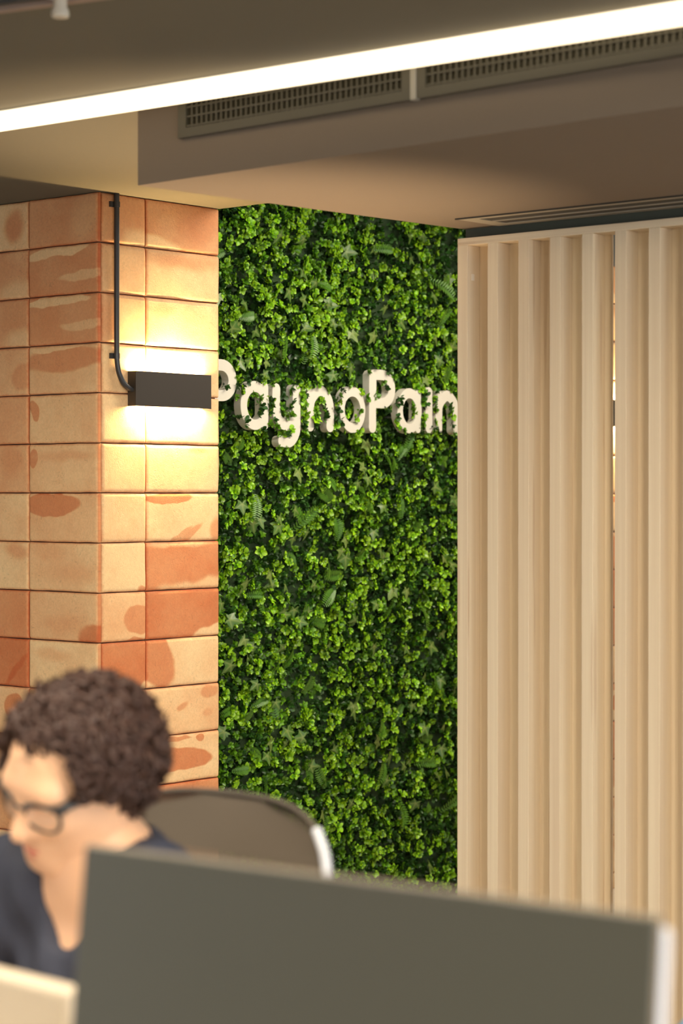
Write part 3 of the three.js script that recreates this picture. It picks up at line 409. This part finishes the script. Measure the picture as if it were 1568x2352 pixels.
// ------------------------------------------------------------------ office chair
{
  const t = thing('office_chair', 'office chair with smoky mesh back and white side frame behind the woman', 'chair', [-2.28, -0.006, 2.734]);
  const H = 0.238, outline = (k) => { const o = []; for (let i = 0; i <= 40; i++) { const a = Math.PI * (1 - i / 40), c = Math.cos(a), s = Math.sin(a); o.push([Math.sign(c) * Math.pow(Math.abs(c), 0.62) * (H - k), 1.02 + Math.pow(s, 0.62) * (0.152 - k)]); } return o; };
  const bend = (g) => { const p = g.attributes.position; for (let i = 0; i < p.count; i++) { const z = p.getX(i), y = p.getY(i), x = p.getZ(i); p.setXYZ(i, x - 0.9 * z * z + 0.10 * (y - 0.62) - 0.05, y, -z); } g.computeVertexNormals(); return g; };
  const meshPattern = texture(64, 64, (u, v) => [(Math.abs(Math.sin(u * Math.PI * 8)) > 0.55 || Math.abs(Math.sin(v * Math.PI * 8)) > 0.55) ? 1 : 0]); meshPattern.repeat.set(30, 30);
  const net = std({ color: rgb(0.135, 0.105, 0.075), roughness: 0.9, side: THREE.DoubleSide, alphaMap: meshPattern, alphaTest: 0.5 });
  const grid = (pts) => { const g = new THREE.ShapeGeometry(new THREE.Shape(P2(pts)), 24); return g; };
  const panel = (y0, y1, off) => { const n = 18, m = 14, p = [], uv = [], idx = []; for (let j = 0; j <= m; j++) { const y = mix(y0, y1, j / m), s = clamp((y - 1.02) / 0.147), w = (y < 1.02 ? H - 0.02 * (1.02 - y) / 0.4 : H * Math.pow(1 - Math.pow(s, 1 / 0.31), 0.31)) - 0.006; for (let i = 0; i <= n; i++) { const z = mix(-w, w, i / n); p.push(z, y, off); uv.push(z, y); } } for (let j = 0; j < m; j++) for (let i = 0; i < n; i++) { const a = j * (n + 1) + i; idx.push(a, a + 1, a + n + 1, a + 1, a + n + 2, a + n + 1); } const g = new THREE.BufferGeometry(); g.setAttribute('position', new THREE.Float32BufferAttribute(p, 3)); g.setAttribute('uv', new THREE.Float32BufferAttribute(uv, 2)); g.setIndex(idx); return bend(g); };
  mesh('mesh_back', panel(0.62, 1.1665, 0), net, t);
  mesh('mesh_lining', panel(1.085, 1.1655, 0.006), net, t);
  for (const s of [-1, 1]) { const pts = [[s * (H - 0.012), 0.62], [s * (H - 0.004), 0.8], [s * H, 1.0], [s * (H - 0.003), 1.06], [s * (H - 0.018), 1.108], [s * (H - 0.045), 1.14]]; mesh('back_frame', tube(pts.map(([z, y]) => [-0.9 * z * z + 0.10 * (y - 0.62) - 0.05, y, -z]), 0.008, 50, 10), M.shell, t); }
  mesh('top_piping', tube(outline(0.002).slice(6, 35).map(([z, y]) => [-0.9 * z * z + 0.10 * (y - 0.62) - 0.05, y, -z]), 0.004, 60, 8), std({ color: rgb(0.10, 0.08, 0.06), roughness: 0.8 }), t);
  mesh('seat', new RoundedBoxGeometry(0.48, 0.07, 0.48, 4, 0.03).translate(-0.24, 0.355, 0), std({ color: rgb(0.05, 0.05, 0.055), roughness: 0.9 }), t);
  mesh('back_support', tube([[-0.1, 0.34, 0], [0.02, 0.38, 0], [0.04, 0.6, 0], [0.02, 0.75, 0]], 0.02, 30, 10), M.white, t);
  mesh('gas_lift', rod([-0.24, 0.1, 0], [-0.24, 0.33, 0], 0.025), M.steel, t);
  for (let i = 0; i < 5; i++) { const a = i * 1.2566 + 0.3, x = -0.24 + Math.cos(a) * 0.28, z = Math.sin(a) * 0.28; mesh('base_arm', rod([-0.24, 0.1, 0], [x, 0.07, z], 0.018), M.white, t); const w = new THREE.CylinderGeometry(0.028, 0.028, 0.03, 16); w.rotateX(Math.PI / 2); w.translate(x, 0.028, z); mesh('caster', w, M.blackPlastic, t); }
}

// ------------------------------------------------------------------ blue bag on a low cabinet, bottom right corner
{
  const t = thing('pedestal_cabinet', 'white low cabinet below the picture carrying the blue bag', 'cabinet', [-1.93, 0, 3.42]);
  mesh('carcass', box(-0.2, 0.2, 0.03, 0.6, -0.2, 0.2, 0.006), M.white, t); mesh('plinth', box(-0.18, 0.18, 0, 0.03, -0.18, 0.18), M.blackPlastic, t);
  for (const y of [0.06, 0.24, 0.42]) { const d = mesh('drawer', box(-0.206, -0.2, y, y + 0.16, -0.185, 0.185, 0.002), M.white, t); mesh('handle', box(-0.222, -0.206, y + 0.12, y + 0.13, -0.06, 0.06, 0.003), M.steel, d); }
  const b = thing('bag', 'bright blue rounded bag in the bottom right corner', 'bag', [-1.93, 0.6, 3.42]);
  mesh('bag_body', new RoundedBoxGeometry(0.2, 0.285, 0.26, 6, 0.07).translate(0, 0.1425, 0), std({ color: rgb(0.08, 0.33, 0.62), roughness: 0.6 }), b);
  mesh('seam', tube([[-0.101, 0.02, 0.03], [-0.102, 0.15, 0.03], [-0.085, 0.25, 0.03], [-0.03, 0.287, 0.03], [0.03, 0.287, 0.03]], 0.004, 40, 8), std({ color: rgb(0.6, 0.75, 0.85), roughness: 0.6 }), b);
}

// ------------------------------------------------------------------ seated woman
{
  const t = thing('person', 'woman with short dark curly hair, black glasses and dark shirt, looking down', 'person', [-2.42, 0, 2.75]);
  const O = new THREE.Vector3(-2.42, 0, 2.75), V = (x, y, z) => new THREE.Vector3(x, y, z).sub(O);
  // signed distances
  const cap = (a, b, ra, rb) => ({ a, b, ra, rb, ab: b.clone().sub(a), l: b.distanceToSquared(a) });
  const dcap = (q, p) => { const t = clamp(((p.x - q.a.x) * q.ab.x + (p.y - q.a.y) * q.ab.y + (p.z - q.a.z) * q.ab.z) / q.l), x = p.x - q.a.x - q.ab.x * t, y = p.y - q.a.y - q.ab.y * t, z = p.z - q.a.z - q.ab.z * t; return Math.sqrt(x * x + y * y + z * z) - mix(q.ra, q.rb, t); };
  const smin = (a, b, k) => { const h = Math.max(k - Math.abs(a - b), 0) / k; return Math.min(a, b) - h * h * k * 0.25; };
  function surface(center, half, res, fn) {
    const mc = new MarchingCubes(res, new THREE.MeshBasicMaterial(), false, false, 400000), p = new THREE.Vector3(), f = mc.field; mc.isolation = 0;
    for (let k = 0; k < res; k++) for (let j = 0; j < res; j++) for (let i = 0; i < res; i++) { p.set((i - res / 2) / (res / 2) * half + center.x, (j - res / 2) / (res / 2) * half + center.y, (k - res / 2) / (res / 2) * half + center.z); f[k * res * res + j * res + i] = -fn(p); }
    mc.update(); const n = mc.count, g = new THREE.BufferGeometry(), pos = new Float32Array(n * 3), nor = new Float32Array(n * 3);
    for (let i = 0; i < n; i++) for (let c = 0; c < 3; c++) { pos[i * 3 + c] = mc.positionArray[i * 3 + c] * half + center.getComponent(c); nor[i * 3 + c] = mc.normalArray[i * 3 + c]; }
    g.setAttribute('position', new THREE.BufferAttribute(pos, 3)); g.setAttribute('normal', new THREE.BufferAttribute(nor, 3)); return g;
  }
  const skinMat = new THREE.MeshPhysicalMaterial({ color: rgb(0.80, 0.47, 0.28), roughness: 0.45, sheen: 0.2, sheenColor: rgb(1, 0.8, 0.7) });
  // joints
  const hip = V(-2.42, 0.55, 2.75), waist = V(-2.445, 0.74, 2.745), chest = V(-2.49, 0.93, 2.735), neck = V(-2.515, 1.075, 2.725), HC = V(-2.558, 1.220, 2.703);
  const shR = V(-2.525, 1.045, 2.57), shL = V(-2.52, 1.02, 2.89), elR = V(-2.66, 0.83, 2.46), elL = V(-2.68, 0.81, 2.98), wrR = V(-2.84, 0.775, 2.62), wrL = V(-2.86, 0.775, 2.86);
  const torso = [cap(hip, waist, 0.135, 0.112), cap(waist, chest, 0.112, 0.118), cap(V(-2.49, 0.94, 2.69), V(-2.515, 1.035, 2.66), 0.10, 0.062), cap(V(-2.49, 0.94, 2.78), V(-2.515, 1.025, 2.81), 0.10, 0.062), cap(neck, shR, 0.058, 0.05), cap(neck, shL, 0.058, 0.05), cap(V(-2.42, 0.53, 2.66), V(-2.42, 0.53, 2.84), 0.125, 0.125)];
  const arms = [cap(shR, elR, 0.05, 0.04), cap(shL, elL, 0.05, 0.04)], fore = [cap(elR, wrR, 0.039, 0.026), cap(elL, wrL, 0.039, 0.026)];
  const neckCaps = [cap(V(-2.505, 1.05, 2.725), V(-2.545, 1.17, 2.712), 0.056, 0.052)];
  const legs = []; for (const s of [-1, 1]) { const h = V(-2.44, 0.53, 2.75 + s * 0.09), k = V(-2.86, 0.50, 2.75 + s * 0.12), a = V(-2.80, 0.09, 2.75 + s * 0.12); legs.push(cap(h, k, 0.088, 0.06), cap(k, a, 0.058, 0.036)); }
  const all = (list, k, p) => { let d = 1e3; for (const q of list) d = smin(d, dcap(q, p), k); return d; };
  const skinGeos = [];
  skinGeos.push(surface(V(-2.62, 0.66, 2.73), 0.7, 112, (p) => smin(smin(smin(all(torso, 0.06, p), all(arms, 0.03, p), 0.05), all(fore, 0.03, p), 0.03), smin(all(neckCaps, 0.03, p), all(legs, 0.05, p), 0.05), 0.05)));
  // head frame
  const HR = new THREE.Euler(0.42, -1.676, 0, 'YXZ'), HQ = new THREE.Quaternion().setFromEuler(HR).multiply(new THREE.Quaternion().setFromAxisAngle(new THREE.Vector3(0, 0, 1), -0.23)), inv = HQ.clone().invert(), q = new THREE.Vector3();
  const h = (x, y, z) => new THREE.Vector3(x, y, z);
  const ell = (p, cx, cy, cz, rx, ry, rz) => { const x = (p.x - cx) / rx, y = (p.y - cy) / ry, z = (p.z - cz) / rz, k = Math.sqrt(x * x + y * y + z * z); return (k - 1) * Math.min(rx, ry, rz); };
  const nose = cap(h(0, 0.004, 0.092), h(0, -0.035, 0.113), 0.0085, 0.0125), noseW = cap(h(-0.012, -0.040, 0.097), h(0.012, -0.040, 0.097), 0.009, 0.009), jaw = [cap(h(-0.05, -0.055, 0.02), h(-0.018, -0.1, 0.068), 0.024, 0.018), cap(h(0.05, -0.055, 0.02), h(0.018, -0.1, 0.068), 0.024, 0.018), cap(h(-0.014, -0.1, 0.072), h(0.014, -0.1, 0.072), 0.0185, 0.0185)], brow = cap(h(-0.036, 0.018, 0.076), h(0.036, 0.018, 0.076), 0.016, 0.016), cheeks = [cap(h(-0.040, -0.028, 0.064), h(-0.036, -0.05, 0.062), 0.024, 0.02), cap(h(0.040, -0.028, 0.064), h(0.036, -0.05, 0.062), 0.024, 0.02)], lipsC = cap(h(-0.016, -0.073, 0.090), h(0.016, -0.073, 0.090), 0.010, 0.010), muzzle = ell;
  const headF = (w) => { const p = q.copy(w).sub(HC).applyQuaternion(inv); let d = smin(ell(p, 0, 0.03, -0.008, 0.075, 0.088, 0.094), ell(p, 0, -0.03, 0.03, 0.060, 0.078, 0.062), 0.05);
    d = smin(d, all(jaw, 0.03, p), 0.035); d = smin(d, dcap(brow, p), 0.02); for (const c of cheeks) d = smin(d, dcap(c, p), 0.025); for (const s of [-1, 1]) d = -smin(-d, ell(p, s * 0.032, -0.002, 0.097, 0.017, 0.011, 0.014), 0.014); d = smin(d, dcap(nose, p), 0.014); d = smin(d, dcap(noseW, p), 0.010); d = smin(d, ell(p, 0, -0.073, 0.076, 0.026, 0.022, 0.022), 0.02);
    for (const s of [-1, 1]) d = smin(d, ell(p, s * 0.076, -0.01, 0.0, 0.010, 0.03, 0.018), 0.006); return d; };
  skinGeos.push(surface(HC.clone().add(new THREE.Vector3(0.0, -0.02, 0)), 0.16, 84, (p) => { const d = headF(p); return smin(d, all(neckCaps, 0.03, p), 0.035); }));
  // hands resting on the desk
  for (const [w, s] of [[wrR, 1], [wrL, -1]]) { const base = w.clone().add(new THREE.Vector3(-0.02, 0, s * 0.008)), fingers = [cap(w, base.clone().add(new THREE.Vector3(-0.06, -0.004, 0)), 0.025, 0.026), cap(base.clone().add(new THREE.Vector3(-0.04, -0.002, -0.016)), base.clone().add(new THREE.Vector3(-0.06, -0.002, 0.02)), 0.02, 0.018)];
    [[-0.030, 0.060], [-0.011, 0.073], [0.009, 0.068], [0.028, 0.052]].forEach(([z, L]) => { const a = base.clone().add(new THREE.Vector3(-0.068, 0.004, z)), m = a.clone().add(new THREE.Vector3(-L * 0.55, 0.007, z * 0.15)), e = m.clone().add(new THREE.Vector3(-L * 0.42, -0.022, z * 0.05)); fingers.push(cap(a, m, 0.0095, 0.0085), cap(m, e, 0.0085, 0.007)); });
    const ta = base.clone().add(new THREE.Vector3(-0.025, -0.002, s * 0.026)), tm = ta.clone().add(new THREE.Vector3(-0.025, -0.003, s * 0.022)), te = tm.clone().add(new THREE.Vector3(-0.026, -0.008, s * 0.006)); fingers.push(cap(ta, tm, 0.0115, 0.0105), cap(tm, te, 0.01, 0.008));
    skinGeos.push(surface(base.clone().add(new THREE.Vector3(-0.05, 0, 0)), 0.13, 76, (p) => { let d = smin(dcap(fingers[0], p), dcap(fingers[1], p), 0.02); for (let i = 2; i < fingers.length; i++) d = smin(d, dcap(fingers[i], p), 0.006); return d; })); }
  mesh('body', merge(skinGeos), skinMat, t);
  // clothing
  const shirtMat = std({ color: rgb(0.030, 0.034, 0.056), roughness: 0.8 }), trouserMat = std({ color: rgb(0.03, 0.032, 0.04), roughness: 0.9 });
  const slv = [cap(shR, shR.clone().lerp(elR, 0.55), 0.062, 0.058), cap(shL, shL.clone().lerp(elL, 0.55), 0.062, 0.058)], vneck = [cap(V(-2.53, 1.13, 2.722), V(-2.60, 1.06, 2.724), 0.068, 0.050), cap(V(-2.60, 1.06, 2.724), V(-2.625, 1.02, 2.728), 0.048, 0.042)];
  mesh('shirt', surface(V(-2.52, 0.8, 2.73), 0.40, 100, (p) => { const folds = 0.006 * Math.sin(p.z * 90 + p.y * 26) * Math.sin(p.y * 30 - p.z * 14); let d = smin(all(torso, 0.06, p), all(slv, 0.03, p), 0.05) - 0.012 + folds; for (const c of vneck) d = Math.max(d, -dcap(c, p)); return Math.max(d, 0.50 - p.y); }), shirtMat, t);
  mesh('trousers', surface(V(-2.62, 0.36, 2.75), 0.40, 80, (p) => Math.max(smin(all(legs, 0.05, p), dcap(torso[6], p), 0.05) - 0.014, 0.11 - p.y)), trouserMat, t);
  for (const s of [-1, 1]) mesh('shoe', new RoundedBoxGeometry(0.25, 0.09, 0.09, 5, 0.04).translate(-2.85 - O.x, 0.045, s * 0.12), M.blackPlastic, t);
  // features carried by the head
  const hd = (name, g, m, smoothed) => { g.applyQuaternion(HQ); g.translate(HC.x, HC.y, HC.z); return mesh(name, g, m, t); };
  for (const s of [-1, 1]) {
    hd('eye', new THREE.SphereGeometry(0.0115, 20, 14).translate(s * 0.032, -0.004, 0.079), std({ color: rgb(0.5, 0.42, 0.36), roughness: 0.3 }));
    hd('eyelid', (() => { const g = new THREE.SphereGeometry(0.0128, 20, 12, 0, Math.PI * 2, 0, 1.75); g.rotateX(0.35); g.translate(s * 0.032, -0.004, 0.079); return g; })(), skinMat);
    hd('eyebrow', tube([[s * 0.014, 0.018, 0.094], [s * 0.032, 0.024, 0.090], [s * 0.052, 0.017, 0.074]], 0.0035, 16, 6), std({ color: rgb(0.05, 0.028, 0.018), roughness: 0.9 }));
  }
  hd('lips', (() => { const g = merge([tube([[-0.022, -0.074, 0.088], [-0.008, -0.069, 0.099], [0, -0.0705, 0.100], [0.008, -0.069, 0.099], [0.022, -0.074, 0.088]], 0.0042, 24, 8), tube([[-0.021, -0.075, 0.088], [0, -0.080, 0.0985], [0.021, -0.075, 0.088]], 0.0052, 24, 8)]); return g; })(), std({ color: rgb(0.60, 0.17, 0.12), roughness: 0.4 }));
  // glasses
  const gp = []; for (const s of [-1, 1]) { const ring = []; for (let i = 0; i < 20; i++) { const a = i / 20 * Math.PI * 2, c = Math.cos(a), y = Math.sin(a); ring.push([s * 0.035 + Math.sign(c) * Math.pow(Math.abs(c), 0.8) * 0.026, -0.006 + Math.sign(y) * Math.pow(Math.abs(y), 0.85) * (y > 0 ? 0.017 : 0.024), 0.105 - 0.02 * Math.abs(s * 0.035 + c * 0.026) / 0.06]); } gp.push(tube(ring, 0.0026, 60, 8, true)); gp.push(tube([[s * 0.013, 0.010, 0.102], [s * 0.035, 0.0125, 0.094], [s * 0.06, 0.010, 0.086]], 0.0036, 20, 8)); }
  gp.push(tube([[-0.011, 0.004, 0.104], [0, 0.007, 0.106], [0.011, 0.004, 0.104]], 0.0022, 12, 8));
  const glasses = hd('glasses', merge(gp), M.blackPlastic);
  for (const s of [-1, 1]) { hd('temple_arm', merge([tube([[s * 0.061, 0.009, 0.086], [s * 0.070, 0.009, 0.07], [s * 0.078, 0.007, 0.0], [s * 0.074, -0.008, -0.03]], 0.0042, 30, 6), box(s > 0 ? 0.062 : -0.0675, s > 0 ? 0.0675 : -0.062, 0.003, 0.016, 0.06, 0.088)]), M.blackPlastic);
    hd('lens', (() => { const g = new THREE.CircleGeometry(1, 32); g.scale(0.025, 0.02, 1); g.rotateY(s * 0.33); g.translate(s * 0.035, -0.009, 0.094); return g; })(), new THREE.MeshPhysicalMaterial({ color: rgb(1, 1, 1), transmission: 1, roughness: 0.02, ior: 1.5, side: THREE.DoubleSide })); }
  // hair: hundreds of small spiral curls on the skull
  const R = rng(9), curls = [surfaceless()];
  function surfaceless() { const g = new THREE.SphereGeometry(1, 64, 48).toNonIndexed(), p = g.attributes.position, keep = []; for (let i = 0; i < p.count; i++) { const x = p.getX(i), y = p.getY(i), z = p.getZ(i), n = 1 + 0.05 * (noise2(x * 9 + 20, y * 9 + z * 6, 3) - 0.5); p.setXYZ(i, x * 0.081 * n, 0.030 + y * 0.0895 * n, -0.011 + z * 0.099 * n); }
    for (let i = 0; i < p.count; i += 3) { const y = (p.getY(i) + p.getY(i + 1) + p.getY(i + 2)) / 3, z = (p.getZ(i) + p.getZ(i + 1) + p.getZ(i + 2)) / 3; if ((z > 0.018 && y < 0.078) || (z > -0.01 && y < 0.0)) continue; for (let k = 0; k < 3; k++) keep.push(p.getX(i + k), p.getY(i + k), p.getZ(i + k)); }
    const c = new THREE.BufferGeometry(); c.setAttribute('position', new THREE.Float32BufferAttribute(keep, 3)); c.computeVertexNormals(); return c; }
  let tries = 0; while (curls.length < 1700 && tries++ < 14000) {
    const u = R() * 2 - 1, a = R() * Math.PI * 2, r = Math.sqrt(1 - u * u), d = new THREE.Vector3(r * Math.cos(a), u, r * Math.sin(a)), ctr = new THREE.Vector3(d.x * 0.088, 0.020 + d.y * 0.090, -0.014 + d.z * 0.100);
    const face = ctr.z > 0.020 && ctr.y < 0.082 - 0.1 * Math.abs(ctr.x) && Math.abs(ctr.x) < 0.084, under = ctr.y < -0.062 || (ctr.y < -0.045 && Math.abs(ctr.x) < 0.05), cheek = ctr.z > 0.0 && ctr.y < 0.0; if ((face && !(ctr.z < 0.05 && Math.abs(ctr.x) > 0.060 && ctr.y > 0.012)) || under || cheek) continue;
    const back = ctr.z < -0.02 ? 1.25 : 1, len = (0.012 + R() * 0.015) * (d.y > 0.75 ? 0.8 : 1) * back, rad = 0.0055 + R() * 0.0045, turns = 1.3 + R() * 1.4, dir = d.clone().add(new THREE.Vector3((R() - 0.5) * 1.1, (R() - 0.65) * 0.9, (R() - 0.5) * 1.1)).normalize(), e1 = new THREE.Vector3(0, 1, 0).cross(dir).normalize(), e2 = dir.clone().cross(e1), pts = [], ph = R() * 6;
    for (let i = 0; i <= 10; i++) { const t = i / 10, g = ph + t * turns * 6.283, rr = rad * (0.6 + 0.6 * t); pts.push(ctr.clone().addScaledVector(dir, t * len).addScaledVector(e1, Math.cos(g) * rr).addScaledVector(e2, Math.sin(g) * rr)); }
    curls.push(new THREE.TubeGeometry(new THREE.CatmullRomCurve3(pts), 16, 0.0021 + R() * 0.0012, 5, false));
  }
  hd('hair', merge(curls), std({ color: rgb(0.052, 0.022, 0.013), roughness: 0.5 })).userData.label = 'short dark brown curly hair';
  t.traverse((o) => { delete o.userData.__n; });
}

scene.traverse((o) => { delete o.userData.__n; });
lit(scene);
renderer.render(scene, camera);
